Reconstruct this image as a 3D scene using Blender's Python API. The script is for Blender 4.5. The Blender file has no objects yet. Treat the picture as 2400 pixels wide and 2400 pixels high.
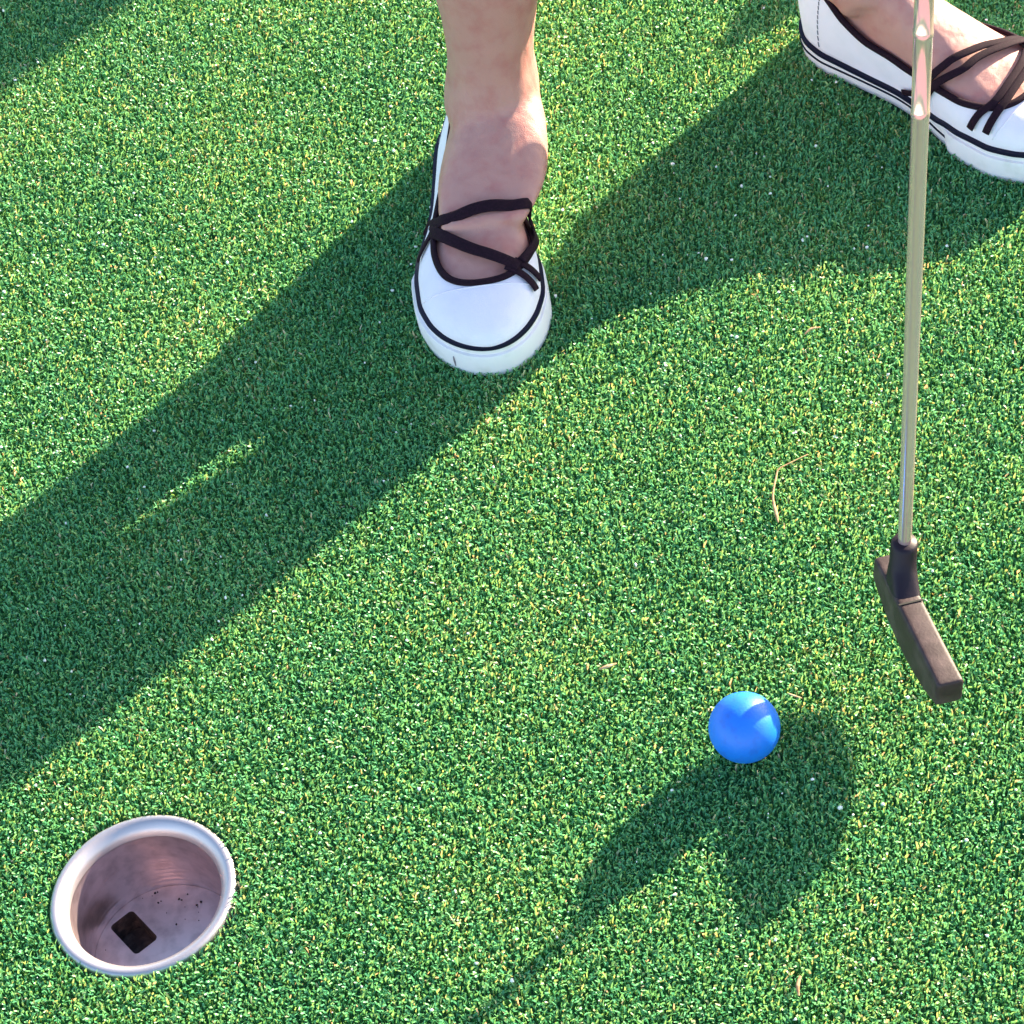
import bpy, bmesh, math
import numpy as np
from mathutils import Vector, Matrix

S = bpy.context.scene
C = S.collection
rng = np.random.default_rng(7)

# ------------------------------------------------------------------ camera
cam_d = bpy.data.cameras.new('camera')
cam = bpy.data.objects.new('camera', cam_d); C.objects.link(cam)
cam_d.sensor_width = 36.0; cam_d.lens = 36.0 * 7000 / 2400
cam_d.clip_start = 0.05; cam_d.clip_end = 3000
xr = Vector((0.96814764, -0.18752354, -0.16590681))      # image right
yd = Vector((-0.25038, -0.72509971, -0.64151404))        # image down
zf = Vector((0.0, 0.66262005, -0.74895572))              # forward
m = Matrix((xr, -yd, -zf)).transposed().to_4x4()
m.translation = Vector((0.0, -1.31314682, 1.48424248))
cam.matrix_world = m
S.camera = cam

# ------------------------------------------------------------------ light
SUN_EL, SUN_AZ = 17.0, 33.0          # sun seen from the scene: elevation, angle from +X
w = bpy.data.worlds.new('World'); S.world = w; w.use_nodes = True
nt = w.node_tree; nt.nodes.clear()
sky = nt.nodes.new('ShaderNodeTexSky'); sky.sky_type = 'NISHITA'; sky.sun_disc = False
sky.sun_elevation = math.radians(SUN_EL); sky.sun_rotation = math.radians(90 - SUN_AZ)
sky.air_density = 1.0; sky.dust_density = 0.8; sky.ozone_density = 1.0
bg = nt.nodes.new('ShaderNodeBackground'); bg.inputs['Strength'].default_value = 0.085
wo = nt.nodes.new('ShaderNodeOutputWorld')
nt.links.new(sky.outputs[0], bg.inputs[0]); nt.links.new(bg.outputs[0], wo.inputs[0])
sd = bpy.data.lights.new('sun', 'SUN'); sd.energy = 4.0; sd.angle = math.radians(0.53); sd.color = (1.0, 0.83, 0.60)
so = bpy.data.objects.new('sun', sd); C.objects.link(so)
to_sun = Vector((math.cos(math.radians(SUN_AZ)) * math.cos(math.radians(SUN_EL)),
                 math.sin(math.radians(SUN_AZ)) * math.cos(math.radians(SUN_EL)), math.sin(math.radians(SUN_EL))))
so.rotation_euler = to_sun.to_track_quat('Z', 'Y').to_euler(); so.location = to_sun * 5
S.view_settings.view_transform = 'Standard'; S.view_settings.look = 'None'
S.view_settings.exposure = 2.65; S.view_settings.gamma = 1.0; S.view_settings.use_curve_mapping = False

# ------------------------------------------------------------------ helpers
def tag(o, label=None, cat=None, kind=None, group=None):
    if label: o['label'] = label
    if cat: o['category'] = cat
    if kind: o['kind'] = kind
    if group: o['group'] = group
    return o

def link(name, me, mats, parent=None, smooth=True):
    o = bpy.data.objects.new(name, me); C.objects.link(o)
    for mt in (mats if isinstance(mats, (list, tuple)) else [mats]):
        me.materials.append(mt)
    if smooth and len(me.polygons):
        me.polygons.foreach_set('use_smooth', np.ones(len(me.polygons), dtype=bool))
    if parent: o.parent = parent
    return o

def mesh(name, V, F):
    me = bpy.data.meshes.new(name); me.from_pydata([tuple(v) for v in V], [], [tuple(f) for f in F]); me.update()
    return me

def from_bm(name, bm):
    bmesh.ops.recalc_face_normals(bm, faces=bm.faces)
    me = bpy.data.meshes.new(name); bm.to_mesh(me); bm.free(); return me

def autosmooth(o, deg=35):
    me = o.data
    bm = bmesh.new(); bm.from_mesh(me)
    for e in bm.edges:
        if len(e.link_faces) == 2 and e.calc_face_angle(0) > math.radians(deg): e.smooth = False
    bm.to_mesh(me); bm.free(); return o

def loft_rings(rings, cap=True, closed=True, V=None, F=None):
    """rings: list of lists of points (all same length) -> verts, faces"""
    V = [] if V is None else V; F = [] if F is None else F
    b = len(V); n = len(rings[0])
    for r in rings: V.extend([Vector(p) for p in r])
    for i in range(len(rings) - 1):
        for j in range(n if closed else n - 1):
            a, c = b + i * n + j, b + i * n + (j + 1) % n
            F.append((a, c, c + n, a + n))
    if cap:
        for i, flip in ((0, True), (len(rings) - 1, False)):
            ctr = sum((Vector(p) for p in rings[i]), Vector()) / n
            V.append(ctr); k = len(V) - 1
            for j in range(n):
                a, c = b + i * n + j, b + i * n + (j + 1) % n
                F.append((c, a, k) if flip else (a, c, k))
    return V, F

def ell(c, u, v, ru, rv, n=32, p=2.0):
    c, u, v = Vector(c), Vector(u), Vector(v); out = []
    for k in range(n):
        t = 2 * math.pi * k / n; a, b = math.cos(t), math.sin(t)
        out.append(c + u * (ru * math.copysign(abs(a) ** (2 / p), a)) + v * (rv * math.copysign(abs(b) ** (2 / p), b)))
    return out

def tube_path(pts, rad, n=12, V=None, F=None, ups=None, flat=1.0):
    pts = [Vector(p) for p in pts]; rings = []
    up = Vector((0, 0, 1))
    for i, p in enumerate(pts):
        t = (pts[min(i + 1, len(pts) - 1)] - pts[max(i - 1, 0)]).normalized()
        nrm = Vector(ups[i]) if ups else up
        s = t.cross(nrm)
        if s.length < 1e-4: s = t.cross(Vector((1, 0, 0)))
        s.normalize(); nn = s.cross(t).normalized()
        r = rad[i] if hasattr(rad, '__len__') else rad
        rings.append(ell(p, s, nn, r, r * flat, n, 2.0 if flat > .6 else 3.0))
        if not ups: up = nn
    return loft_rings(rings, True, True, V, F)

def interp(xs, ys, x):
    """smooth monotone-ish cubic interpolation (Catmull-Rom on a table)"""
    xs = list(xs); x = min(max(x, xs[0]), xs[-1])
    i = max(0, min(len(xs) - 2, int(np.searchsorted(xs, x, 'right')) - 1))
    h = xs[i + 1] - xs[i]; u = (x - xs[i]) / h
    def sl(k):
        if k == 0: return (ys[1] - ys[0]) / (xs[1] - xs[0])
        if k == len(xs) - 1: return (ys[-1] - ys[-2]) / (xs[-1] - xs[-2])
        a = (ys[k] - ys[k - 1]) / (xs[k] - xs[k - 1]); b = (ys[k + 1] - ys[k]) / (xs[k + 1] - xs[k])
        return 0 if a * b <= 0 else 2 * a * b / (a + b)
    m0, m1 = sl(i), sl(i + 1)
    return ((2 * u**3 - 3 * u**2 + 1) * ys[i] + (u**3 - 2 * u**2 + u) * h * m0 + (-2 * u**3 + 3 * u**2) * ys[i + 1] + (u**3 - u**2) * h * m1)

def spline(pts, n):
    """resample a polyline of vectors smoothly"""
    P = [np.array(p, float) for p in pts]; m_ = len(P); out = []
    for k in range(n):
        f = k / (n - 1) * (m_ - 1); i = min(int(f), m_ - 2); u = f - i
        p0, p1, p2, p3 = P[max(i - 1, 0)], P[i], P[i + 1], P[min(i + 2, m_ - 1)]
        out.append(.5 * (2 * p1 + (p2 - p0) * u + (2 * p0 - 5 * p1 + 4 * p2 - p3) * u * u + (3 * p1 - p0 - 3 * p2 + p3) * u**3))
    return out

# ------------------------------------------------------------------ materials
def mat(name, col, rough=.5, metal=0., bump=None, var=None, **kw):
    mt = bpy.data.materials.new(name); mt.use_nodes = True
    t = mt.node_tree; b = t.nodes['Principled BSDF']
    b.inputs['Base Color'].default_value = (*col, 1); b.inputs['Roughness'].default_value = rough; b.inputs['Metallic'].default_value = metal
    for k, v in kw.items(): b.inputs[k.replace('_', ' ')].default_value = v
    tc = t.nodes.new('ShaderNodeTexCoord')
    if var:                                      # var = (scale, other colour, amount lo, hi)
        nz = t.nodes.new('ShaderNodeTexNoise'); nz.inputs['Scale'].default_value = var[0]; nz.inputs['Detail'].default_value = 5
        rp = t.nodes.new('ShaderNodeMapRange'); rp.inputs['From Min'].default_value = var[2]; rp.inputs['From Max'].default_value = var[3]
        mx = t.nodes.new('ShaderNodeMix'); mx.data_type = 'RGBA'
        mx.inputs[6].default_value = (*col, 1); mx.inputs[7].default_value = (*var[1], 1)
        t.links.new(tc.outputs['Object'], nz.inputs['Vector']); t.links.new(nz.outputs[0], rp.inputs[0])
        t.links.new(rp.outputs[0], mx.inputs[0]); t.links.new(mx.outputs[2], b.inputs['Base Color'])
    if bump:                                     # bump = (scale, strength, distance)
        nz = t.nodes.new('ShaderNodeTexNoise'); nz.inputs['Scale'].default_value = bump[0]; nz.inputs['Detail'].default_value = 3
        bp = t.nodes.new('ShaderNodeBump'); bp.inputs['Strength'].default_value = bump[1]; bp.inputs['Distance'].default_value = bump[2]
        t.links.new(tc.outputs['Object'], nz.inputs['Vector']); t.links.new(nz.outputs[0], bp.inputs['Height']); t.links.new(bp.outputs[0], b.inputs['Normal'])
    return mt

M = {}
M['skin'] = mat('skin', (.47, .225, .190), .48, bump=(1400, .5, .0007), var=(75, (.43, .165, .145), .46, .72),
                Subsurface_Weight=.12, Subsurface_Scale=.006)
t = M['skin'].node_tree; b = t.nodes['Principled BSDF']
old = b.inputs['Normal'].links[0].from_node
mp = t.nodes.new('ShaderNodeMapping'); mp.inputs['Scale'].default_value = (1, 1, .35)
nz = t.nodes.new('ShaderNodeTexNoise'); nz.inputs['Scale'].default_value = 55; nz.inputs['Detail'].default_value = 2
bp = t.nodes.new('ShaderNodeBump'); bp.inputs['Strength'].default_value = .5; bp.inputs['Distance'].default_value = .006
t.links.new(t.nodes['Texture Coordinate'].outputs['Object'], mp.inputs[0]); t.links.new(mp.outputs[0], nz.inputs['Vector'])
t.links.new(nz.outputs[0], bp.inputs['Height']); t.links.new(bp.outputs[0], old.inputs['Normal'])
M['canvas'] = mat('white_canvas', (.82, .755, .85), .8, bump=(1500, .7, .0006), var=(45, (.76, .70, .78), .5, .8))
M['rubber'] = mat('white_rubber', (.79, .74, .77), .5, bump=(500, .15, .0004), var=(60, (.62, .60, .57), .5, .8))
M['navy'] = mat('navy_stripe', (.005, .005, .022), .55, Specular_IOR_Level=.2)
M['plum'] = mat('plum_elastic', (.010, .0025, .008), .8, bump=(1500, .5, .0006), var=(700, (.018, .005, .013), .45, .6), Specular_IOR_Level=.15)
M['stitch'] = mat('grey_stitching', (.18, .17, .2), .8)
M['insole'] = mat('insole', (.5, .46, .42), .8)
M['scuff'] = mat('scuff', (.22, .18, .22), .7)
M['head'] = mat('dusty_black_rubber', (.030, .016, .018), .55, bump=(500, .4, .0004), var=(70, (.075, .048, .05), .45, .75), Specular_IOR_Level=.35)
M['hosel'] = mat('black_rubber', (.010, .0035, .011), .5, bump=(500, .3, .0003), Specular_IOR_Level=.3)
M['slot'] = mat('black_slot', (.004, .004, .004), .8)
M['chrome'] = mat('worn_chrome', (.80, .54, .54), .14, .72, bump=(220, .10, .0005))
M['grip'] = mat('grip_rubber', (.02, .02, .02), .8)
M['ball'] = mat('blue_ball', (.006, .17, .76), .45, bump=(700, .2, .0006), var=(160, (.012, .13, .62), .5, .75))
M['speck'] = mat('pale_speck', (.85, .82, .78), .35)
M['straw'] = mat('dry_straw', (.42, .29, .14), .7, var=(300, (.25, .13, .06), .4, .6))
M['husk'] = mat('brown_husk', (.30, .16, .07), .7, var=(400, (.5, .36, .2), .4, .6))
M['cloth'] = mat('denim', (.05, .07, .14), .85)
M['shirt'] = mat('shirt_cotton', (.6, .5, .55), .85)
M['hair'] = mat('brown_hair', (.05, .028, .015), .5)
# machined aluminium of the cup
def cup_mat(name, rough, groove):
    mt = mat(name, (.64, .50, .51), rough, .9, var=(110, (.46, .35, .36), .42, .72))
    t = mt.node_tree; b = t.nodes['Principled BSDF']; tc = t.nodes['Texture Coordinate']
    sp = t.nodes.new('ShaderNodeSeparateXYZ'); t.links.new(tc.outputs['Object'], sp.inputs[0])
    cx = t.nodes.new('ShaderNodeCombineXYZ')
    mu = t.nodes.new('ShaderNodeMath'); mu.operation = 'MULTIPLY'; mu.inputs[1].default_value = groove
    t.links.new(sp.outputs[2], mu.inputs[0]); t.links.new(mu.outputs[0], cx.inputs[2])
    nz = t.nodes.new('ShaderNodeTexNoise'); nz.inputs['Scale'].default_value = 1.0; nz.inputs['Detail'].default_value = 4
    t.links.new(cx.outputs[0], nz.inputs['Vector'])
    bp = t.nodes.new('ShaderNodeBump'); bp.inputs['Strength'].default_value = .35; bp.inputs['Distance'].default_value = .0006
    t.links.new(nz.outputs[0], bp.inputs['Height']); t.links.new(bp.outputs[0], b.inputs['Normal'])
    return mt
M['cup'] = cup_mat('machined_aluminium', .33, 900)
M['rim'] = mat('bare_aluminium_rim', (.50, .455, .48), .45, .85, bump=(400, .15, .0005))
M['cup_brown'] = mat('cup_dark_brown', (.035, .022, .024), .9, bump=(300, .6, .002), var=(160, (.09, .06, .06), .45, .65))  # mottled dark brown for the socket hole and floor grit

# turf: colour comes from one random value per blade
mt = bpy.data.materials.new('turf_blades'); mt.use_nodes = True; t = mt.node_tree; b = t.nodes['Principled BSDF']
at = t.nodes.new('ShaderNodeAttribute'); at.attribute_name = 'tint'
rp = t.nodes.new('ShaderNodeValToRGB'); e = rp.color_ramp.elements
e[0].position = 0; e[0].color = (.052, .27, .14, 1); e[1].position = .45; e[1].color = (.115, .45, .195, 1)
for pos, col in ((.75, (.22, .54, .20)), (.93, (.42, .56, .25)), (1.0, (.58, .56, .42))):
    x = e.new(pos); x.color = (*col, 1)
t.links.new(at.outputs['Fac'], rp.inputs[0]); t.links.new(rp.outputs[0], b.inputs['Base Color'])
b.inputs['Roughness'].default_value = .38; b.inputs['Specular IOR Level'].default_value = .5
tr = t.nodes.new('ShaderNodeBsdfTranslucent'); wm = t.nodes.new('ShaderNodeMix'); wm.data_type = 'RGBA'; wm.blend_type = 'MULTIPLY'; wm.inputs[0].default_value = 1.0
wm.inputs[7].default_value = (2.0, 1.05, .60, 1)                 # light that has come through a blade is yellower
t.links.new(rp.outputs[0], wm.inputs[6]); t.links.new(wm.outputs[2], tr.inputs[0])
ms = t.nodes.new('ShaderNodeMixShader'); ms.inputs[0].default_value = .45
t.links.new(b.outputs[0], ms.inputs[1]); t.links.new(tr.outputs[0], ms.inputs[2]); t.links.new(ms.outputs[0], t.nodes['Material Output'].inputs[0])
M['turf'] = mt
M['ground'] = mat('turf_backing', (.04, .16, .08), .9, bump=(450, 1.0, .004), var=(500, (.07, .22, .10), .45, .6))

# ------------------------------------------------------------------ ground
HOLE = Vector((-.2785, -.2252, 0)); R_CUT = .0590
BACK = -.0100
rings = []
for r in (R_CUT, .08, .15, .4, 1.2, 4, 15, 60, 300, 1200):
    rings.append([(HOLE.x + r * math.cos(a), HOLE.y + r * math.sin(a), BACK) for a in np.linspace(0, 2 * np.pi, 97)[:-1]])
V, F = loft_rings(rings, cap=False)
g = link('ground', mesh('ground', V, F), M['ground'], smooth=False); tag(g, kind='structure')

def blades(x, y, wid, nap=(0.25, -0.35), hgt=.0097, hs=1.0):
    n = len(x)
    a = rng.uniform(0, 2 * np.pi, n); dx = np.cos(a) + nap[0]; dy = np.sin(a) + nap[1]
    l = np.hypot(dx, dy) + 1e-6; dx /= l; dy /= l
    h = hgt * rng.uniform(.84, 1.08, n); reach = rng.uniform(.0012, .0040, n) * hs
    wv = wid * rng.uniform(.65, 1.25, n); tw = rng.uniform(-.9, .9, n)
    # low frequency clumping of the height
    h *= 1 + .07 * np.sin(x * 420 + 3 * np.sin(y * 310)) * np.cos(y * 390 + 2 * np.sin(x * 270))
    u_ = x * .70 + y * .715                     # faint tufting rows
    h *= 1 + .06 * np.sin(u_ * 1500 + 2.5 * np.sin(u_ * 90 + x * 40) + 2.0 * np.sin(x * 130 - y * 120))
    P = np.zeros((n, 3, 2, 3), np.float32)
    fr = ((.05, .2, .8), (.35, .86, 1.08), (1.0, 1.0, .7))
    bend = rng.uniform(-.4, .4, n)
    for k, (fx, fz, fw) in enumerate(fr):
        # sideways curl grows towards the tip
        cx = x + dx * reach * fx - dy * reach * bend * fx * fx
        cy = y + dy * reach * fx + dx * reach * bend * fx * fx
        cz = BACK + h * fz - (reach * rng.uniform(-.25, .45, n) if k == 2 else 0)
        ux, uy, uz = -dy * np.cos(tw), dx * np.cos(tw), np.sin(tw)
        for sgn in (0, 1):
            q = (sgn - .5) * wv * fw
            P[:, k, sgn, 0] = cx + ux * q; P[:, k, sgn, 1] = cy + uy * q; P[:, k, sgn, 2] = cz + uz * q
    V = P.reshape(-1, 3)
    base = (np.arange(n) * 6)[:, None, None]
    quad = np.array([[0, 1, 3, 2], [2, 3, 5, 4]])[None]
    Fq = (base + quad).reshape(-1)
    tint = np.clip(rng.beta(2.0, 2.6, n) + .10 * np.sin(x * 23 + y * 11) * np.sin(y * 17 - x * 5), 0, .96)
    pale = rng.random(n) < .02; tint[pale] = rng.uniform(.95, 1.0, pale.sum())
    return V, Fq, np.repeat(tint, 6)

def blade_mesh(name, V, Fq, tint):
    me = bpy.data.meshes.new(name); nq = len(Fq) // 4
    me.vertices.add(len(V)); me.vertices.foreach_set('co', V.astype(np.float32).ravel())
    me.loops.add(len(Fq)); me.loops.foreach_set('vertex_index', Fq.astype(np.int32))
    me.polygons.add(nq); me.polygons.foreach_set('loop_start', np.arange(nq, dtype=np.int32) * 4)
    me.polygons.foreach_set('loop_total', np.full(nq, 4, np.int32))
    me.polygons.foreach_set('use_smooth', np.ones(nq, dtype=bool))
    at = me.attributes.new('tint', 'FLOAT', 'POINT'); at.data.foreach_set('value', tint.astype(np.float32))
    me.update(calc_edges=True); return me

# the part of the green one sees: a real blade for every curl of yarn
quad_c = np.array([(-.33, .76), (.54, .40), (.235, -.535), (-.44, -.335)])      # corners of the stretch in view, with a margin
def inside(x, y, poly):
    ok = np.ones(len(x), bool)
    for i in range(len(poly)):
        a, c = poly[i], poly[(i + 1) % len(poly)]
        ok &= ((c[0] - a[0]) * (y - a[1]) - (c[1] - a[1]) * (x - a[0])) <= 0
    return ok
SP = .00158
gx, gy = np.meshgrid(np.arange(-.5, .6, SP), np.arange(-.62, .82, SP))
x = (gx + rng.uniform(-.6, .6, gx.shape) * SP).ravel(); y = (gy + rng.uniform(-.6, .6, gy.shape) * SP).ravel()
ok = inside(x, y, quad_c) & (np.hypot(x - HOLE.x, y - HOLE.y) > R_CUT + .0012)
for fx, fy, fa, fs in ((.0470, .3835, -1.750, -1), (.3067, .3961, -.9304, 1)):          # blades pressed flat under the soles
    lx = (x - fx) * math.cos(fa) + (y - fy) * math.sin(fa); ly = (-(x - fx) * math.sin(fa) + (y - fy) * math.cos(fa)) * fs
    u = np.clip(lx / .253, 0, 1); wd_ = np.interp(u, (0, .04, .09, .16, .3, .45, .62, .75, .87, .93, .97, 1), (0, .018, .026, .030, .031, .0345, .044, .0465, .042, .034, .023, 0)) + .0008
    ok &= ~((lx > 0) & (lx < .2555) & (np.abs(ly + .013 * np.clip((u - .5) / .5, 0, 1) ** 1.6) < wd_))
x, y = x[ok], y[ok]
turf = link('artificial_turf', blade_mesh('artificial_turf', *blades(x, y, .00122)), M['turf'], smooth=False)
tag(turf, 'short green artificial turf of curly blades around the hole', 'turf', 'stuff')

# the same carpet further out, as instances of one tile
T = .24
sx = rng.uniform(-T / 2, T / 2, 7000); sy = rng.uniform(-T / 2, T / 2, 7000)
tile = link('artificial_turf', blade_mesh('turf_tile', *blades(sx, sy, .0022, hs=1.4)), M['turf'], smooth=False)
tag(tile, 'green artificial turf carpet further out around the putting area', 'turf', 'stuff')
ng = bpy.data.node_groups.new('spread_tiles', 'GeometryNodeTree')
ng.interface.new_socket('Geometry', in_out='INPUT', socket_type='NodeSocketGeometry')
ng.interface.new_socket('Geometry', in_out='OUTPUT', socket_type='NodeSocketGeometry')
N = ng.nodes; gi = N.new('NodeGroupInput'); go = N.new('NodeGroupOutput')
gr = N.new('GeometryNodeMeshGrid'); KT = 33
gr.inputs['Size X'].default_value = T * (KT - 1); gr.inputs['Size Y'].default_value = T * (KT - 1)
gr.inputs['Vertices X'].default_value = KT; gr.inputs['Vertices Y'].default_value = KT
ps = N.new('GeometryNodeInputPosition'); dl = N.new('GeometryNodeDeleteGeometry'); dl.domain = 'POINT'
# leave out the tiles that lie wholly on the detailed stretch (a slanted band round the origin)
ln = N.new('ShaderNodeVectorMath'); ln.operation = 'LENGTH'
lt = N.new('FunctionNodeCompare'); lt.data_type = 'FLOAT'; lt.operation = 'LESS_THAN'; lt.inputs[1].default_value = .01
ng.links.new(ps.outputs[0], ln.inputs[0]); ng.links.new(ln.outputs['Value'], lt.inputs[0])
iop = N.new('GeometryNodeInstanceOnPoints'); rv = N.new('FunctionNodeRandomValue'); rv.data_type = 'INT'
rv.inputs[4].default_value = 0; rv.inputs[5].default_value = 3
mul = N.new('ShaderNodeMath'); mul.operation = 'MULTIPLY'; mul.inputs[1].default_value = math.pi / 2
cz = N.new('ShaderNodeCombineXYZ')
ng.links.new(rv.outputs[2], mul.inputs[0]); ng.links.new(mul.outputs[0], cz.inputs[2]); ng.links.new(cz.outputs[0], iop.inputs['Rotation'])
ng.links.new(gr.outputs[0], dl.inputs[0]); ng.links.new(gi.outputs[0], iop.inputs['Instance'])
# in-view cells are listed and dropped by name of position
keep = []
for ix in range(KT):
    for iy in range(KT):
        px, py = (ix - (KT - 1) / 2) * T, (iy - (KT - 1) / 2) * T
        cs = np.array([(px + a * T / 2, py + b_ * T / 2) for a in (-1, 1) for b_ in (-1, 1)] + [(px, py)])
        hole_near = math.hypot(px - HOLE.x, py - HOLE.y) < T * .72 + R_CUT
        keep.append(not (inside(cs[:, 0], cs[:, 1], quad_c).any() or hole_near))
pm = N.new('GeometryNodeInputIndex')
pts = [((ix - (KT - 1) / 2) * T, (iy - (KT - 1) / 2) * T) for ix in range(KT) for iy in range(KT)]
drop = [p for p, k in zip(pts, keep) if not k]
prev = None
for (px, py) in drop:
    d = N.new('ShaderNodeVectorMath'); d.operation = 'DISTANCE'; d.inputs[1].default_value = (px, py, 0)
    ng.links.new(ps.outputs[0], d.inputs[0])
    if prev is None: prev = d.outputs['Value']
    else:
        mn = N.new('ShaderNodeMath'); mn.operation = 'MINIMUM'
        ng.links.new(prev, mn.inputs[0]); ng.links.new(d.outputs['Value'], mn.inputs[1]); prev = mn.outputs[0]
ng.links.new(prev, lt.inputs[0]); ng.links.new(lt.outputs[0], dl.inputs['Selection'])
ng.links.new(dl.outputs[0], iop.inputs['Points']); ng.links.new(iop.outputs[0], go.inputs[0])
md = tile.modifiers.new('spread', 'NODES'); md.node_group = ng

# pinkish paving strip added out of view so the shaft mirrors pink
M['paving'] = mat('added_pink_paving', (.46, .31, .29), .85, bump=(220, .5, .002), var=(25, (.38, .27, .26), .4, .7))
e0, e1 = Vector((-.4180, -.3250, 0)), Vector((.2150, -.5150, 0)); dv = (e1 - e0).normalized(); dn = Vector((dv.y, -dv.x, 0))
if dn.y > 0: dn = -dn
pv = []
for z in (-.02, .005, .008):
    i = .003 if z > .006 else 0
    pv.append([e0 - dv * 3 + dn * i + Vector((0, 0, z)), e1 + dv * 3 + dn * i + Vector((0, 0, z)), e1 + dv * 3 + dn * 2.6 + Vector((0, 0, z)), e0 - dv * 3 + dn * 2.6 + Vector((0, 0, z))])
V, F = loft_rings(pv, cap=False); F.append((8, 9, 10, 11))
pth = link('path', mesh('path', V, F), M['paving'], smooth=False); tag(pth, kind='structure')  # unseen strip, added for its reflection in the shaft

# tiny pale lumps scattered among the turf blades
ico = bmesh.new(); bmesh.ops.create_icosphere(ico, subdivisions=1, radius=1.0)
iv = np.array([v.co[:] for v in ico.verts]); fi = np.array([[v.index for v in f.verts] for f in ico.faces]); ico.free()
n = 900
gxs, gys = rng.uniform(-.45, .55, n * 3), rng.uniform(-.6, .8, n * 3)
ok = inside(gxs, gys, quad_c) & (np.hypot(gxs - HOLE.x, gys - HOLE.y) > R_CUT + .003); gxs, gys = gxs[ok][:n], gys[ok][:n]
SV, SF = [], []
for k in range(len(gxs)):
    r = .00035 + .0011 * rng.random() ** 3
    q = iv * (1 + rng.uniform(-.3, .3, (len(iv), 1))) * r * rng.uniform(.7, 1.2, 3)
    q = q + np.array([gxs[k], gys[k], rng.uniform(-.0018, .0004)]); b0 = len(SV); SV.extend(q); SF.extend(fi + b0)
sg = link('speck_grains', mesh('speck_grains', SV, SF), M['speck'], smooth=False)  # pale specks of random size and height between the blades
tag(sg, 'scattered pale sand grains lying between the turf blades', 'speck', 'stuff')

# ------------------------------------------------------------------ the hole: a machined metal cup
cup = bpy.data.objects.new('golf_cup', None); C.objects.link(cup); cup.location = (HOLE.x, HOLE.y, -.073)
tag(cup, 'round metal golf cup sunk in the turf with a bright rim', 'golf hole')
NS = 128
def lathe(prof, n=NS, dz=.073):
    rg = [[(r * math.cos(a), r * math.sin(a), z + dz) for a in np.linspace(0, 2 * np.pi, n + 1)[:-1]] for r, z in prof]
    return loft_rings(rg, cap=False)
rim_prof = [(.0588, -.012), (.0590, -.0040), (.0584, -.0024), (.0572, -.0014), (.0556, -.0011), (.0540, -.0014), (.0524, -.0024), (.0502, -.0044), (.0486, -.0070), (.0479, -.0105)]
V, F = lathe(rim_prof); link('rim', mesh('rim', V, F), M['rim'], cup)
V, F = lathe([(.0590, -.0125), (.0592, -.073), (.0500, -.0745), (.0488, -.0740)]); link('outer_wall', mesh('outer_wall', V, F), M['cup'], cup)
prof = [(.0478, -.0108)] + [(.0478 + .00012 * math.sin(k * 2.1), -.012 - k * .00145) for k in range(37)] + [(.0478, -.0662)]
V, F = lathe(prof); link('cup_wall', mesh('cup_wall', V, F), M['cup'], cup)
# floor plate with a slot through it
bm = bmesh.new()
outer = [bm.verts.new((.0477 * math.cos(a), .0477 * math.sin(a), .0070)) for a in np.linspace(0, 2 * np.pi, 65)[:-1]]
def rrect(cx, cy, ang, hx, hy, rad, n=6):
    out = []
    for (sx_, sy_, a0) in ((1, 1, 0), (-1, 1, 90), (-1, -1, 180), (1, -1, 270)):
        for k in range(n + 1):
            a = math.radians(a0 + 90 * k / n)
            u_, v_ = sx_ * (hx - rad) + rad * math.cos(a), sy_ * (hy - rad) + rad * math.sin(a)
            out.append((cx + u_ * math.cos(ang) - v_ * math.sin(ang), cy + u_ * math.sin(ang) + v_ * math.cos(ang)))
    return out
SLOT = (-.0205, .0190, math.radians(-61), .0150, .0090, .0030)
inner = [bm.verts.new((px, py, .0070)) for px, py in rrect(*SLOT)]
for L_ in (outer, inner):
    for i in range(len(L_)): bm.edges.new((L_[i], L_[(i + 1) % len(L_)]))
bmesh.ops.triangle_fill(bm, edges=bm.edges[:], use_beauty=True)
link('floor_plate', from_bm('floor_plate', bm), M['cup'], cup, smooth=False)
rr = rrect(*SLOT)
V, F = loft_rings([[(px, py, .0071) for px, py in rr], [(px, py, -.012) for px, py in rr]], cap=False)
V2, F2 = [], []
bmc = len(V); V += [Vector((SLOT[0], SLOT[1], -.012))]
nr = len(rr); F += [(nr + j, nr + (j + 1) % nr, bmc) for j in range(nr)]
link('flag_socket', mesh('flag_socket', V, F), M['cup_brown'], cup, smooth=False)

SV, SF = [], []
for k in range(70):                          # grit washed on to the floor plate
    a_, r_ = rng.uniform(0, 6.28), .046 * rng.random() ** .4; px, py = r_ * math.cos(a_), r_ * math.sin(a_)
    if abs(px - SLOT[0]) < .017 and abs(py - SLOT[1]) < .019: continue
    q = iv * (1 + rng.uniform(-.3, .3, (len(iv), 1))) * (.0003 + .0006 * rng.random() ** 2); b0 = len(SV); SV.extend(q + np.array([px, py, .0072])); SF.extend(fi + b0)
gr_ = link('grit', mesh('grit', SV, SF), M['cup_brown'], cup, smooth=False); gr_['kind'] = 'stuff'

# ------------------------------------------------------------------ blue ball
bm = bmesh.new(); bmesh.ops.create_uvsphere(bm, u_segments=96, v_segments=64, radius=.0218)
ball = link('golf_ball', from_bm('golf_ball', bm), M['ball']); ball.location = (.1036, -.2352, .0218)
tag(ball, 'glossy blue golf ball resting on the turf left of the putter head', 'golf ball')

# ------------------------------------------------------------------ putter
putter = bpy.data.objects.new('putter', None); C.objects.link(putter); putter.location = (.212, -.213, .022)
tag(putter, 'metal shafted putter with a black rubber head swung just above the turf', 'golf putter')
PO = Vector(putter.location)
hosel_top = Vector((.2270, -.1665, .0725)); sdir = Vector((.135, .135, .982)).normalized()
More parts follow.
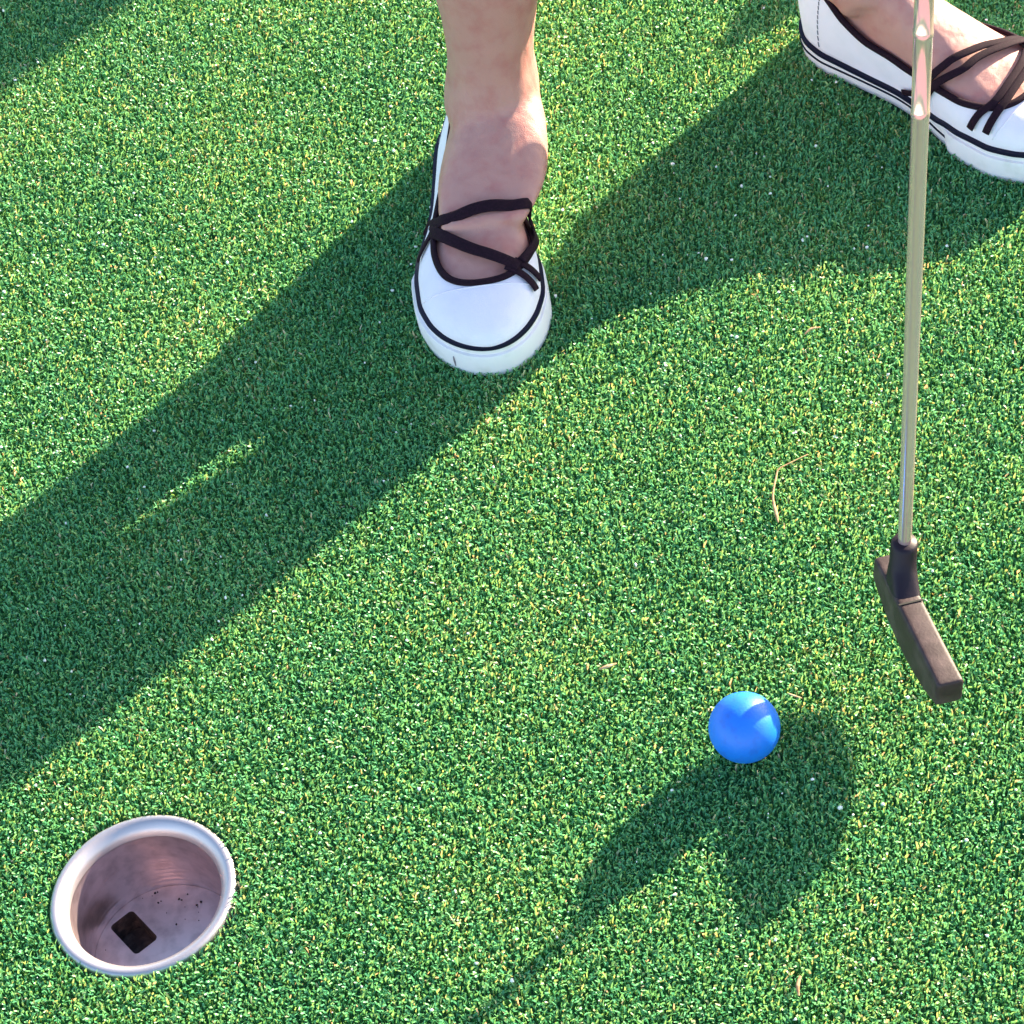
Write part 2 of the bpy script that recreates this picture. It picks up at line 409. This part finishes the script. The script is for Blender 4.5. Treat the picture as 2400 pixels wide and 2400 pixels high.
# head: heel -> toe
heel_c, toe_c = Vector((.2170, -.1560, .0505)), Vector((.2262, -.2640, .0530))      # middle of the top face at each end
hd = (toe_c - heel_c); HL = hd.length; hd.normalize()
upv = (sdir - hd * sdir.dot(hd)).normalized(); side = hd.cross(upv).normalized()
if side.x > 0: side = -side                                                        # towards the striking face
rings = []
for k, u in enumerate((-.006, 0, .012, .04, .12, .25, .4, .55, .7, .82, .92, .965, .99, 1.0, 1.006)):
    dep = interp((0, .06, .3, .55, .8, .95, 1.0), (.0170, .0210, .0300, .0315, .0270, .0215, .0190), min(max(u, 0), 1))
    inset = {-.006: .0022, 0: .0006, 1.0: .0006, 1.006: .0022}.get(u, 0)
    hw = .0086 - inset
    top = heel_c + hd * (HL * u)
    c0 = top - upv * (dep / 2)
    rings.append(ell(c0, side, upv, hw, dep / 2 - inset, 40, 7.0))
V, F = loft_rings(rings)
head = link('putter_head', mesh('putter_head', [v - PO for v in V], F), M['head'], putter); autosmooth(head, 40)
# hosel: round at the top, spreading towards the toe into the top face
rings = []
gpos = heel_c + hd * (HL * .385)            # the groove across the top face
hu = (hosel_top - heel_c).dot(hd)
foot_p = heel_c + hd * (hu + .012) - upv * .004
for k in range(19):
    f = k / 18.0                             # 0 top .. 1 inside the head
    c0 = hosel_top.lerp(foot_p, f)
    spread = .0058 * max(0, (f - .25) / .75) ** 2.0
    half = .0083 + spread
    r_s = .0082 + .0002 * f
    c1 = c0 + hd * spread
    p = 2.0 + 2.5 * max(0, (f - .5) / .5)
    ins = .0010 if k == 0 else 0
    rings.append(ell(c1, hd, side, half - ins, r_s - ins, 32, p))
V, F = loft_rings(rings)
link('hosel', mesh('hosel', [v - PO for v in V], F), M['hosel'], putter)
rings = [ell(gpos + hd * d + upv * .00035, side, upv, .0083, .0003, 12, 6) for d in (-.0006, .0006)]
V, F = loft_rings(rings)
link('alignment_line', mesh('alignment_line', [v - PO for v in V], F), M['slot'], head, smooth=False).location = (0, 0, 0)
# stepped shaft
rings = []
A0 = hosel_top - sdir * .010
steps = [(0, .0042), (.012, .0042), (.315, .0050), (.3155, .0053), (.319, .0053), (.3195, .0050), (.365, .0053), (.3655, .0056), (.369, .0056), (.3695, .0053), (.400, .0055), (.4005, .0058), (.404, .0058), (.4045, .0055), (.52, .0057), (.95, .0066)]
su = sdir.cross(Vector((0, 1, 0))).normalized(); sv = sdir.cross(su)
for d, r in steps: rings.append(ell(A0 + sdir * d, su, sv, r, r, 32))
V, F = loft_rings(rings)
sh = link('shaft', mesh('shaft', [v - PO for v in V], F), M['chrome'], putter); autosmooth(sh, 40)
rings = [ell(A0 + sdir * d, su, sv, r, r, 24) for d, r in ((.69, .0085), (.70, .0105), (.80, .0115), (.93, .013), (.955, .0135), (.962, .010))]
V, F = loft_rings(rings)
link('grip', mesh('grip', [v - PO for v in V], F), M['grip'], putter)

# ------------------------------------------------------------------ shoes (a local frame: x heel->toe, y outer side, z up)
LS = .253; Z0 = -.004
tt = (0, .001, .004, .012, .04, .09, .16, .28, .40, .52, .62, .71, .79, .87, .925, .965, .988, .996, .999, 1.0)
LAT = (0, .0032, .0064, .0110, .0195, .0268, .0305, .0320, .0340, .0395, .0450, .0475, .0472, .0425, .0350, .0250, .0150, .0087, .0044, 0)
MED = (0, .0032, .0064, .0110, .0195, .0265, .0298, .0300, .0308, .0355, .0425, .0465, .0462, .0405, .0325, .0228, .0135, .0078, .0039, 0)
BEND = .013                                  # the forefoot swings towards the inner side
def mid(t): return -BEND * max(0.0, (t - .5) / .5) ** 1.6
def fox(t): return interp((0, .08, .2, .35, .5, .58, .66, .8, 1), (.0195, .0180, .0165, .0150, .0150, .0175, .0225, .0250, .0255), t)   # height of the rubber foxing
def half(t, s): return interp(tt, LAT if s > 0 else MED, t)
HT = ((0, .02, .08, .2, .30, .38, .46, .54, .60, .66, .72, .78, .84, .90, .95, .98, 1.0),
      (.080, .085, .095, .105, .102, .095, .084, .0735, .0660, .0595, .0545, .0505, .0470, .0430, .0385, .0345, .0280))
def top(t): return interp(*HT, t)
EDGE = ((0, .08, .18, .25, .34, .45, .58, .68, .75, .80, .825, .835), tuple(q * q for q in (.30, .42, .57, .71, .78, .77, .69, .60, .49, .345, .20, .0)))   # rim of the opening (0 = top of the foot, 1 = sole)
T0 = .835                                    # front of the opening
def lastp(t, s, th, off=0.0):
    """point on the shoe last: s = +1 outer / -1 inner side, th 0 (sole) .. pi/2 (top)"""
    wd = max(half(t, s) - .0022 + off * (1 if t > .01 else .3), .0002); H = top(t) + off; FOXT = fox(t)
    ex = 2.0 / 2.35
    yy = wd * math.cos(th) ** ex; zz = FOXT - .001 + (H - FOXT + .001) * math.sin(th) ** ex
    xx = t * LS
    if t < .06: xx += (1 - t / .06) * (.0020 + .10 * max(0, .04 - abs(zz - .035)) * 0)
    return Vector((xx, s * yy + mid(t), zz))
def theta_edge(t, s=1, ft=None):
    if t >= T0: return math.pi / 2
    a_ = math.sqrt(max(0, interp(*EDGE, t))) * interp((0, .3, .5, .65, .8), ft['rim' if s > 0 else 'rim_in'], t)
    return (1 - a_) * math.pi / 2
def outline(n=160, off=0.0, t0=0.0, t1=1.0):
    """closed sole outline, outer side heel->toe then inner side back"""
    P = []
    ts = [.5 - .5 * math.cos(math.pi * k / (n // 2)) for k in range(n // 2 + 1)]
    for t in ts: P.append((t * LS, half(t, 1) + mid(t)))
    for t in ts[::-1][1:-1]: P.append((t * LS, -half(t, -1) + mid(t)))
    P = np.array(P)
    d = np.roll(P, -1, 0) - np.roll(P, 1, 0); nn = np.stack([-d[:, 1], d[:, 0]], 1); nn /= np.linalg.norm(nn, axis=1)[:, None] + 1e-12
    return P + nn * (off if np.isscalar(off) else off[:, None]), P[:, 0] / LS

FOOT_A = dict(heel=Vector((.0470, .3835, Z0)), ang=-1.750, sg=-1, wid=.955, lean=-.024, ankle=-.0030, bulge=(.000, .004), rim=(.92, .82, .84, .86, .92), rim_in=(1, 1, 1.08, 1.18, 1.02), calf=1.03,
              instep=((.12, -.006, .0300), (.22, -.008, .0345), (.32, -.009, .0380), (.40, -.008, .0405), (.47, -.007, .0415), (.54, -.006, .0395), (.60, -.0045, .0360), (.66, -.003, .0310)))      # her right foot: mirrored frame below
FOOT_B = dict(heel=Vector((.3067, .3961, Z0)), ang=-.9304, sg=1, wid=1.0, calf=1.16, lean=-.006, ankle=.006, bulge=(.003, .000), rim=(1, 1, 1, 1, 1), rim_in=(1, 1, 1, 1, 1), instep=())
def world(ft, p):
    ca, sa = math.cos(ft['ang']), math.sin(ft['ang'])
    sh_ = ft['lean'] * min(1.3, max(0.0, (p.z - .018) / .07)) * (1 - min(1, max(0, (p.x / LS - .45) / .5)) ** 1.5)      # the foot tips over its inner edge
    y = (p.y * ft['wid'] + sh_) * ft['sg']
    return ft['heel'] + Vector((p.x * ca - y * sa, p.x * sa + y * ca, p.z))

def band(ft, z0, z1, off0, off1, n=200, inner=.004):
    """a wall of rubber following the outline from z0(t) to z1(t)"""
    o0, ts = outline(n, off0); o1, _ = outline(n, off1); oi, _ = outline(n, -inner)
    lv = [(oi, z0), (o0, z0), (o1, z1), (oi, z1)]
    rg = [[world(ft, Vector((p[0], p[1], z(t)))) for p, t in zip(o, ts)] for o, z in lv]
    V, F = loft_rings(rg, cap=False); m_ = len(rg[0])
    F += [(3 * m_ + j, 3 * m_ + (j + 1) % m_, (j + 1) % m_, j) for j in range(m_)]
    return V, F, ts

def ribbon(ft, path, wdt=.0026, thick=.0008, off=.0026, n=36, V=None, F=None, bvh=None):
    """flat elastic lying on the last; path = list of (t, a) with a from -1 (inner sole edge) over 0 (top) to 1 (outer)"""
    pts = spline(path, n); P, U = [], []
    for (t, a) in pts:
        s = 1 if a >= 0 else -1; th = (1 - abs(a)) * math.pi / 2
        p = lastp(t, s, th, off)
        q1 = lastp(min(t + .01, .995), s, th, off) - lastp(max(t - .01, .005), s, th, off)
        q2 = lastp(t, s, min(th + .05, math.pi / 2), off) - lastp(t, s, max(th - .05, 0), off)
        nn = q1.cross(q2) * s
        if nn.length < 1e-9: nn = Vector((0, 0, 1))
        nn.normalize()
        if nn.z < 0: nn = -nn
        W0 = world(ft, p); nw = (world(ft, p + nn) - W0).normalized()
        if bvh:                                  # lift it on to the skin wherever the foot bulges
            hit = bvh.ray_cast(W0 + nw * .03, -nw, .03)
            if hit[0] is not None: W0 = hit[0] + nw * .0011; nw = (nw + hit[1]).normalized()
        P.append(W0); U.append(nw)
    for _ in range(2): P = [P[0]] + [(P[i - 1] + P[i] * 2 + P[i + 1]) / 4 for i in range(1, len(P) - 1)] + [P[-1]]
    return tube_path(P, wdt, 10, V, F, ups=U, flat=thick / wdt)

def make_shoe(ft, straps, person):
    root = person
    # upper
    nt_, ns_ = 110, 26
    n1 = 74                                  # rows crowd towards the front of the opening and the toe
    ts = [T0 * (.5 - .5 * math.cos(math.pi * k / (n1 - 1))) for k in range(n1)] + [T0 + (1 - T0) * math.sin(math.pi / 2 * k / (nt_ - n1)) for k in range(1, nt_ - n1 + 1)]
    V, F = [], []; idx = {}
    for s in (1, -1):
        for i, t in enumerate(ts):
            te = theta_edge(t, s, ft)
            for j in range(ns_):
                th = te * j / (ns_ - 1)
                V.append(world(ft, lastp(t, s, th))); idx[s, i, j] = len(V) - 1
        for i in range(nt_ - 1):
            for j in range(ns_ - 1):
                f = (idx[s, i, j], idx[s, i + 1, j], idx[s, i + 1, j + 1], idx[s, i, j + 1])
                F.append(f)
    bm = bmesh.new(); vs = [bm.verts.new(v) for v in V]
    for f in F: bm.faces.new([vs[k] for k in f])
    bmesh.ops.remove_doubles(bm, verts=bm.verts, dist=.00025)
    shoe = link('shoe', from_bm('shoe', bm), M['canvas'], root)
    sf = shoe.modifiers.new('thickness', 'SOLIDIFY'); sf.thickness = .0014; sf.offset = -1
    # foxing, outsole, stripes, bumper
    V, F, _ = band(ft, lambda t: 0.0, fox, -.0004, .0004, n=200)
    o, _ = outline(200, -.0004); b0 = len(V); V += [world(ft, Vector((p[0], p[1], 0))) for p in o]; F.append(tuple(range(b0, b0 + len(o))))
    oi, to_ = outline(200, -.004); b0 = len(V); V += [world(ft, Vector((p[0], p[1], .010))) for p in oi]; F.append(tuple(range(b0, b0 + len(oi))))
    so_ = link('sole', mesh('sole', V, F), M['rubber'], shoe); autosmooth(so_, 40)
    V, F, _ = band(ft, lambda t: fox(t) - .0026, lambda t: fox(t) + .0004, .0009, .0009); link('sole_stripe', mesh('sole_stripe', V, F), M['navy'], shoe, smooth=False)
    # thin second stripe, heel to midfoot on both sides
    o1, ts_ = outline(240, .0009)
    def strip(z0, z1, off, tsel, name, mt_):
        o1, ts_ = outline(240, off); oi, _ = outline(240, -.003); n_ = len(o1); V, F = [], []
        rg = [[world(ft, Vector((p[0], p[1], z0))) for p in oi], [world(ft, Vector((p[0], p[1], z0))) for p in o1], [world(ft, Vector((p[0], p[1], z1))) for p in o1], [world(ft, Vector((p[0], p[1], z1))) for p in oi]]
        for r in rg: V.extend(r)
        on = [tsel(t) for t in ts_]
        for j in range(n_):
            k = (j + 1) % n_
            if on[j] and on[k]:
                for l in range(4):
                    a, c = l * n_, ((l + 1) % 4) * n_
                    F.append((a + j, a + k, c + k, c + j))
        return link(name, mesh(name, V, F), mt_, shoe, smooth=False)
    strip(.0088, .0102, .0009, lambda t: t < .655, 'side_stripe', M['navy'])
    # toe bumper: thicker rubber round the front, blending in at its ends
    o1, ts_ = outline(240, 0.0)
    offs = np.array([.0006 + .0026 * min(1, max(0, (t - .645) / .02)) for t in ts_])
    ob, _ = outline(240, offs); oi, _ = outline(240, -.003); n_ = len(ob); V, F = [], []
    lev = ((.0004, oi), (.0004, ob - 0), (.0035, ob), (.0165, ob), (.0183, (ob * .72 + o1 * .28)), (.0190, oi))
    for z, oo in lev: V.extend([world(ft, Vector((p[0], p[1], z))) for p in oo])
    on = [t > .642 for t in ts_]
    for j in range(n_):
        k = (j + 1) % n_
        if on[j] and on[k]:
            for l in range(len(lev)):
                a, c = l * n_, ((l + 1) % len(lev)) * n_
                F.append((a + j, a + k, c + k, c + j))
    bp_ = link('toe_bumper', mesh('toe_bumper', V, F), M['rubber'], shoe); autosmooth(bp_, 40)
    if ft is FOOT_A:                          # the little dark nick on the toe rubber
        o_, to2 = outline(400, .0034); k_ = min((k for k in range(200) if o_[k][1] > 0), key=lambda k: abs(to2[k] - .962)); p = o_[k_]
        V, F = tube_path([world(ft, Vector((p[0] + .0006 * q, p[1], .0045 + .010 * q))) for q in (0, .3, .6, 1)], [.0003, .0006, .0006, .0003], 8); link('scuff_mark', mesh('scuff_mark', V, F), M['scuff'], shoe)
    # binding round the opening
    P, U = [], []
    tb = [.004 + (T0 - .004) * math.sin(math.pi / 2 * k / 70) for k in range(71)]
    for s, seq in ((1, tb), (-1, tb[::-1][1:])):
        for t in seq:
            te = theta_edge(t, s, ft); p = lastp(t, s, te, .0006); P.append(world(ft, p))
            q = lastp(t, s, te, .004); U.append((world(ft, q) - world(ft, p)).normalized())
    V, F = tube_path(P, .0026, 12, flat=.75, ups=U); link('binding', mesh('binding', V, F), M['plum'], shoe)
    for path, wd, off in straps:
        V, F = ribbon(ft, path, wd, .0009, off, bvh=BODY); link('strap', mesh('strap', V, F), M['plum'], shoe)
    # side seam near the heel, stitch by stitch in one thread
    for s in (-1, 1):
        V, F = [], []
        for k in range(11):
            a = .52 * (k / 11.0); t = .135 + .03 * (k / 11)
            te = theta_edge(t, s, ft)
            V, F = tube_path([world(ft, lastp(t, s, te * (.04 + .92 * (k + q) / 11), .0003)) for q in (0.1, .4, .75)], .00045, 6, V, F)
        link('heel_stitching', mesh('heel_stitching', V, F), M['stitch'], shoe, smooth=False)
    # faint toe cap seam
    V, F = tube_path([world(ft, lastp(.845 + .02 * math.cos(a * math.pi / 2) * 0 - .035 * a * a, 1 if a >= 0 else -1, (1 - abs(a)) * math.pi / 2, .0001)) for a in np.linspace(-.85, .85, 41)], .0005, 6)
    link('toe_seam', mesh('toe_seam', V, F), M['canvas'], shoe)
    return shoe

STRAPS_A = [
    ([(.595, .60), (.612, .50), (.627, .26), (.618, 0), (.615, -.25), (.603, -.53), (.612, -.72)], .0046, .0028),
    ([(.604, -.60), (.612, -.72), (.640, -.76), (.675, -.70), (.72, -.58), (.775, -.40)], .0030, .0032),
    ([(.62, .58), (.645, .48), (.716, .15), (.763, -.10), (.795, -.38)], .0044, .0028),
    ([(.775, -.32), (.791, -.57), (.803, -.78)], .0029, .0022), ([(.795, -.22), (.821, -.49), (.843, -.74)], .0029, .0022),
    ([(.62, .52), (.650, .72), (.657, .86)], .0029, .0022), ([(.610, .50), (.56, .72), (.548, .86)], .0018, .0020)]
STRAPS_B = [
    ([(.555, -.74), (.600, -.42), (.617, -.25), (.647, 0), (.675, .2), (.688, .45), (.69, .66)], .0030, .0026),
    ([(.580, -.72), (.652, -.30), (.667, -.06), (.690, .15), (.70, .40), (.70, .66)], .0030, .0030),
    ([(.70, .64), (.745, .30), (.766, .10), (.781, -.13), (.781, -.35), (.761, -.56), (.746, -.83)], .0030, .0024),
    ([(.71, .64), (.77, .30), (.791, .07), (.806, -.20), (.806, -.41), (.801, -.76)], .0030, .0028),
    ([(.61, -.60), (.565, -.78), (.50, -.92), (.455, -.97)], .0024, .0024), ([(.60, -.62), (.575, -.78), (.545, -.95)], .0024, .0022)]

# ------------------------------------------------------------------ person
def foot_and_leg(ft, ankle_tilt, knee, hip, V, F):
    rg = []
    for t in (.035, .06, .10, .16, .23, .30, .36, .42, .48, .54, .60, .66, .72, .78, .84, .89, .93, .955):
        pts = []
        for k in range(40):
            a = 2 * math.pi * k / 40; s = 1 if math.cos(a) >= 0 else -1
            if math.sin(a) >= 0:
                th = min(a, math.pi - a); p = lastp(t, s, th, -.0026 if t > .3 else -.0042)
                zb = min(1, max(0, (p.z - .038) / .020)); p.y += s * ft['bulge'][0 if s > 0 else 1] * zb * math.cos(th) ** .5 * (1 - min(1, max(0, (t - .52) / .2)))
            else:
                p = lastp(t, s, 0, -.0026); p = Vector((p.x, p.y * abs(math.cos(a)), p.z - .006 * abs(math.sin(a)) ** .6))
            pts.append(world(ft, p))
        rg.append(pts)
    loft_rings(rg, True, True, V, F)
    rg = []
    for t, cy, hw in ft['instep']:            # the foot bulges over the inner edge of the shoe
        zc = .058; up_h = max(.005, top(t) - .003 - zc)
        rg.append([world(ft, Vector((t * LS, cy + hw * math.copysign(abs(math.cos(a)) ** .9, math.cos(a)), zc + (up_h if math.sin(a) > 0 else .011) * math.copysign(abs(math.sin(a)) ** .9, math.sin(a))))) for a in np.linspace(0, 2 * np.pi, 41)[:-1]])
    if rg: loft_rings(rg, True, True, V, F)
    # lower leg: fore-aft axis follows the foot
    fwd = Vector((math.cos(ft['ang']), math.sin(ft['ang']), 0)); lat = Vector((-fwd.y, fwd.x, 0)) * ft['sg']
    ank = world(ft, Vector((.058, ft['ankle'], .080)))
    prof = [  # height, half width, half depth, shift forward
        (.040, .0215, .034, -.003), (.055, .0235, .037, -.002), (.066, .0272, .0385, -.001), (.078, .0300, .0375, 0), (.092, .0285, .0345, -.001), (.108, .0262, .0325, -.002), (.125, .0255, .0315, -.003),
        (.150, .0280, .0345, -.004), (.185, .0345, .0415, -.006), (.230, .0445, .0520, -.010), (.280, .0490, .0580, -.014), (.325, .0510, .0600, -.014), (.375, .0475, .0540, -.008),
        (.420, .0460, .0500, .002), (.455, .0480, .0520, .006)]
    kz, az_ = knee.z, ank.z
    rg = []
    for z, a, b_, sh_ in prof:
        if .12 < z < .27: k = ft['calf'] + (ft['calf'] - 1) * .75 * (z < .2); a *= k; b_ *= k
        f = (z - az_) / (kz - az_); c = ank.lerp(knee, f) if f > 0 else ank - lat * (ft['lean'] + ft['ankle']) * min(1, (az_ - z) / .07); c.z = z
        rg.append(ell(c + fwd * sh_, lat, fwd, *((a * 1.10 + .0022, b_ * 1.06 + .0018) if z > .07 else (a, b_)), 36, 2.2))
    for f in (.15, .35, .6, .85, 1.0):
        c = knee.lerp(hip, f); r = interp((0, .3, .7, 1), (.052, .062, .078, .085), f)
        rg.append(ell(c, lat, fwd, r, r * 1.03, 36))
    loft_rings(rg, True, True, V, F)
    # ankle bones, heel cord
    for s_, hz, fw in ((1, .072, .002), (-1, .080, .008)):
        c = ank + lat * s_ * .0272 + fwd * fw; c.z = hz + Z0
        loft_rings([ell(c + Vector((0, 0, q * .016)), lat, fwd, .0075 * math.sqrt(max(.02, 1 - q * q)), .0115 * math.sqrt(max(.02, 1 - q * q)), 16) for q in np.linspace(-.98, .98, 9)], True, True, V, F)

V, F = [], []
KNEE_A, HIP_A = Vector((.120, .358, .43)), Vector((.140, .380, .83))
KNEE_B, HIP_B = Vector((.250, .391, .43)), Vector((.270, .380, .83))
foot_and_leg(FOOT_A, 0, KNEE_A, HIP_A, V, F)
foot_and_leg(FOOT_B, 0, KNEE_B, HIP_B, V, F)
Xv, Yv = Vector((1, 0, 0)), Vector((0, 1, 0))
tor = [(.210, .375, .80, .155, .10), (.210, .375, .88, .165, .11), (.212, .345, .98, .125, .092), (.214, .30, 1.06, .120, .088), (.216, .25, 1.15, .135, .095), (.218, .20, 1.23, .150, .090), (.218, .17, 1.28, .10, .065), (.218, .15, 1.31, .050, .050), (.218, .125, 1.36, .047, .048)]
loft_rings([ell((a, b_, c), Xv, Vector((0, .85, .45)).normalized(), r1, r2, 40) for a, b_, c, r1, r2 in tor], True, True, V, F)
def head_rings():
    out = []; c0 = Vector((.220, .085, 1.44)); up_ = Vector((0, -.35, .94)).normalized(); fw = Vector((0, -.94, -.35)).normalized()
    for q in np.linspace(-.98, .98, 21):
        k = math.sqrt(1 - q * q); jaw = 1 - .18 * max(0, -q)
        out.append(ell(c0 + up_ * (q * .108) + fw * (.008 * (-q)), Xv, fw, .074 * k * jaw, .092 * k * (1 - .08 * max(0, -q)), 32))
    return out, c0, up_, fw
hr, HC, HU, HF = head_rings(); loft_rings(hr, True, True, V, F)
loft_rings([ell(HC + HF * (.090 + .018 * f) + HU * (.012 - .035 * f), Xv, HU, .006 + .008 * f, .006 + .006 * f, 12) for f in (0, .5, 1)], True, True, V, F)      # nose
for s_ in (-1, 1): loft_rings([ell(HC + Xv * s_ * (.070 + .01 * f) - HF * .005, HF, HU, .014, .028, 12) for f in (0, 1)], True, True, V, F)              # ears
# arms and hands closed round the grip
gtop = A0 + sdir * .90; glow = A0 + sdir * .80
def limb(P, R):
    loft_rings([ell(p, *(lambda d: (d.cross(Vector((0, 1, .3))).normalized(), d.cross(d.cross(Vector((0, 1, .3)))).normalized()))((Vector(P[min(i + 1, len(P) - 1)]) - Vector(P[max(i - 1, 0)])).normalized()), r, r, 24) for i, (p, r) in enumerate(zip(map(Vector, P), R))], True, True, V, F)
for shx, hand, out in ((.375, gtop, .03), (.062, glow, -.03)):
    sh0 = Vector((shx, .185, 1.255)); palm = hand + Vector((.020 if shx > .2 else -.020, .012, .012)); el_ = sh0.lerp(palm, .5) + Vector((out, .03, -.03))
    limb([sh0, sh0.lerp(el_, .5), el_, el_.lerp(palm, .5), el_.lerp(palm, .88), palm, palm.lerp(hand, .6)], [.050, .043, .036, .033, .024, .030, .026])
    sgn = 1 if shx > .2 else -1
    for k in range(4):                        # fingers wrap the grip
        base = hand + sdir * (.026 - .0175 * k); P = []
        for q in np.linspace(-.3, 1.0, 9):
            a = math.radians(200 * q); rad = .0205
            P.append(base + (su * sgn * math.cos(a) - sv * math.sin(a)) * rad - sdir * (.004 * q))
        V, F = tube_path(P, [.0092, .0092, .0090, .0086, .0086, .0082, .0078, .0074, .006], 12, V, F)
    P = [hand + su * sgn * .024 + sdir * .02, hand + (su * sgn * .6 + sv * .8) * .024 + sdir * .0, hand + sv * .0225 - sdir * .022, hand + sv * .0215 - sdir * .040]
    V, F = tube_path(spline(P, 9), [.012, .012, .0115, .011, .0105, .010, .0095, .009, .007], 12, V, F)

tmp = bpy.data.objects.new('person', mesh('person', V, F)); C.objects.link(tmp)
rm = tmp.modifiers.new('r', 'REMESH'); rm.mode = 'VOXEL'; rm.voxel_size = .0032
sm = tmp.modifiers.new('s', 'SMOOTH'); sm.factor = .5; sm.iterations = 5
dg = bpy.context.evaluated_depsgraph_get(); body = bpy.data.meshes.new_from_object(tmp.evaluated_get(dg), depsgraph=dg)
bpy.data.objects.remove(tmp)
person = link('person', body, M['skin'])
tag(person, 'bare legged person in white strap shoes standing on the green beside the putter', 'person')

from mathutils.bvhtree import BVHTree
BODY = BVHTree.FromPolygons([v.co[:] for v in body.vertices], [p.vertices[:] for p in body.polygons])
make_shoe(FOOT_A, STRAPS_A, person)
make_shoe(FOOT_B, STRAPS_B, person)
# clothes and hair, above the picture
V, F = [], []
for hip, knee in ((HIP_A, KNEE_A), (HIP_B, KNEE_B)):
    rg = [ell(hip.lerp(knee, f), Xv, Yv, r, r, 36) for f, r in ((.50, .094), (.3, .096), (.0, .104))]
    loft_rings(rg, False, True, V, F)
loft_rings([ell((a, b_, c), Xv, Vector((0, .95, .3)).normalized(), r1, r2, 40) for a, b_, c, r1, r2 in ((.21, .372, .76, .175, .115), (.21, .375, .88, .178, .122), (.212, .35, .97, .140, .106))], False, True, V, F)
o = link('shorts', mesh('shorts', V, F), M['cloth'], person)
V, F = loft_rings([ell((a, b_, c), Xv, Vector((0, .85, .45)).normalized(), r1 + .012, r2 + .012, 40) for a, b_, c, r1, r2 in tor[1:7]], False, True)
for shx, hand in ((.375, gtop), (.062, glow)):
    sh0 = Vector((shx, .185, 1.255)); d = (hand - sh0).normalized(); u_ = d.cross(Yv).normalized(); v_ = d.cross(u_)
    loft_rings([ell(sh0 + d * q, u_, v_, r, r, 24) for q, r in ((-.06, .05), (-.02, .062), (.06, .060), (.14, .058))], False, True, V, F)
link('shirt', mesh('shirt', V, F), M['shirt'], person)
V, F = loft_rings([ell(HC + HU * (q * .118) - HF * (.016 + .02 * (1 - q)), Xv, HF, .085 * math.sqrt(1 - q * q) + .004, .090 * math.sqrt(1 - q * q) + .004, 32) for q in np.linspace(-.75, .985, 16)])
link('hair', mesh('hair', V, F), M['hair'], person)

# ------------------------------------------------------------------ stone shapes added out of view to cast shade on the turf
M['shade_rock'] = mat('grey_caster_rock', (.30, .27, .24), .85, bump=(30, .8, .02), var=(9, (.2, .18, .16), .4, .7))
def shade_rock(along, perp, rx, ry, h, label, seed, p=2.6):
    a = math.radians(SUN_AZ); r_ = np.random.default_rng(seed)
    c0 = Vector((math.cos(a) * along - math.sin(a) * perp, math.sin(a) * along + math.cos(a) * perp, BACK))
    e1, e2 = Vector((math.cos(a), math.sin(a), 0)), Vector((-math.sin(a), math.cos(a), 0))
    ph = r_.uniform(0, 6, 4); rg = []
    for q in np.linspace(0, 1, 14):
        k = (1 - q ** p) ** (1 / p) if q < 1 else .02
        rr_ = []
        for t_ in np.linspace(0, 2 * np.pi, 41)[:-1]:
            wv = 1 + .05 * math.sin(3 * t_ + ph[0] + 2 * q) + .03 * math.sin(7 * t_ + ph[1] - 3 * q)
            rr_.append(e1 * (rx * k * wv * math.cos(t_)) + e2 * (ry * k * wv * math.sin(t_)) + Vector((0, 0, h * q)))
        rg.append(rr_)
    V, F = loft_rings(rg); o = link('shade_caster', mesh('shade_caster', V, F), M['shade_rock']); o.location = c0
    return tag(o, label, 'shade_caster')
shade_rock(2.15, 1.233, .35, .61, 1.0, 'added unseen tall grey boulder whose shade darkens the upper left corner of the turf', 1, 5.0)
shade_rock(1.02, .205,   .10, .062, .194, 'added unseen small pointed grey boulder shading a patch of turf behind the heel', 2, 1.7)
shade_rock(1.06, .03, .12, .10, .185, 'added unseen low rounded grey boulder shading the turf behind the angled shoe', 3, 2.6)

# ------------------------------------------------------------------ bits lying on the turf
def debris(name, pts, rads, mt_, label, cat, flat=.5):
    o_ = Vector(pts[0]); P = spline([Vector(p) - o_ for p in pts], 24); R_ = [float(np.interp(k / 23, np.linspace(0, 1, len(rads)), rads)) for k in range(24)]
    V, F = tube_path(P, R_, 8, flat=flat); o = link(name, mesh(name, V, F), mt_); o.location = o_
    return tag(o, label, cat)
debris('dry_stem', [(.1655, -.067, .0005), (.1660, -.059, .0012), (.1675, -.045, .0016), (.1740, -.029, .0018), (.1770, -.0235, .0016), (.1840, -.021, .0014), (.1985, -.0165, .0006)],
       [.0004, .0013, .0007, .0006, .0006, .0005, .0003], M['straw'], 'long bent straw coloured grass stem lying on the turf above the blue ball', 'grass stem')
debris('seed_husk', [(.0285, -.1470, .0006), (.0340, -.1472, .0014), (.0400, -.1462, .0008)], [.0006, .0014, .0005], M['husk'], 'small brown seed husk lying on open turf between shoe and ball', 'husk')
debris('wood_sliver', [(.0895, -.4130, .0006), (.0905, -.4070, .0016), (.0935, -.4010, .0012)], [.0006, .0012, .0010], M['straw'], 'short pale wood sliver lying on the turf below the putter shadow', 'sliver')
debris('leaf_scrap', [(.2240, .0900, .0000), (.2296, .0930, .0008), (.2360, .0925, .0002)], [.0006, .0010, .0004], M['husk'], 'thin reddish leaf scrap on the turf left of the putter shaft', 'leaf scrap')
debris('twig_scrap', [(.1370, -.2020, .0002), (.1400, -.2055, .0008), (.1445, -.2085, .0002)], [.0004, .0008, .0003], M['husk'], 'tiny rust coloured twig scrap on the turf just above the blue ball', 'twig scrap')
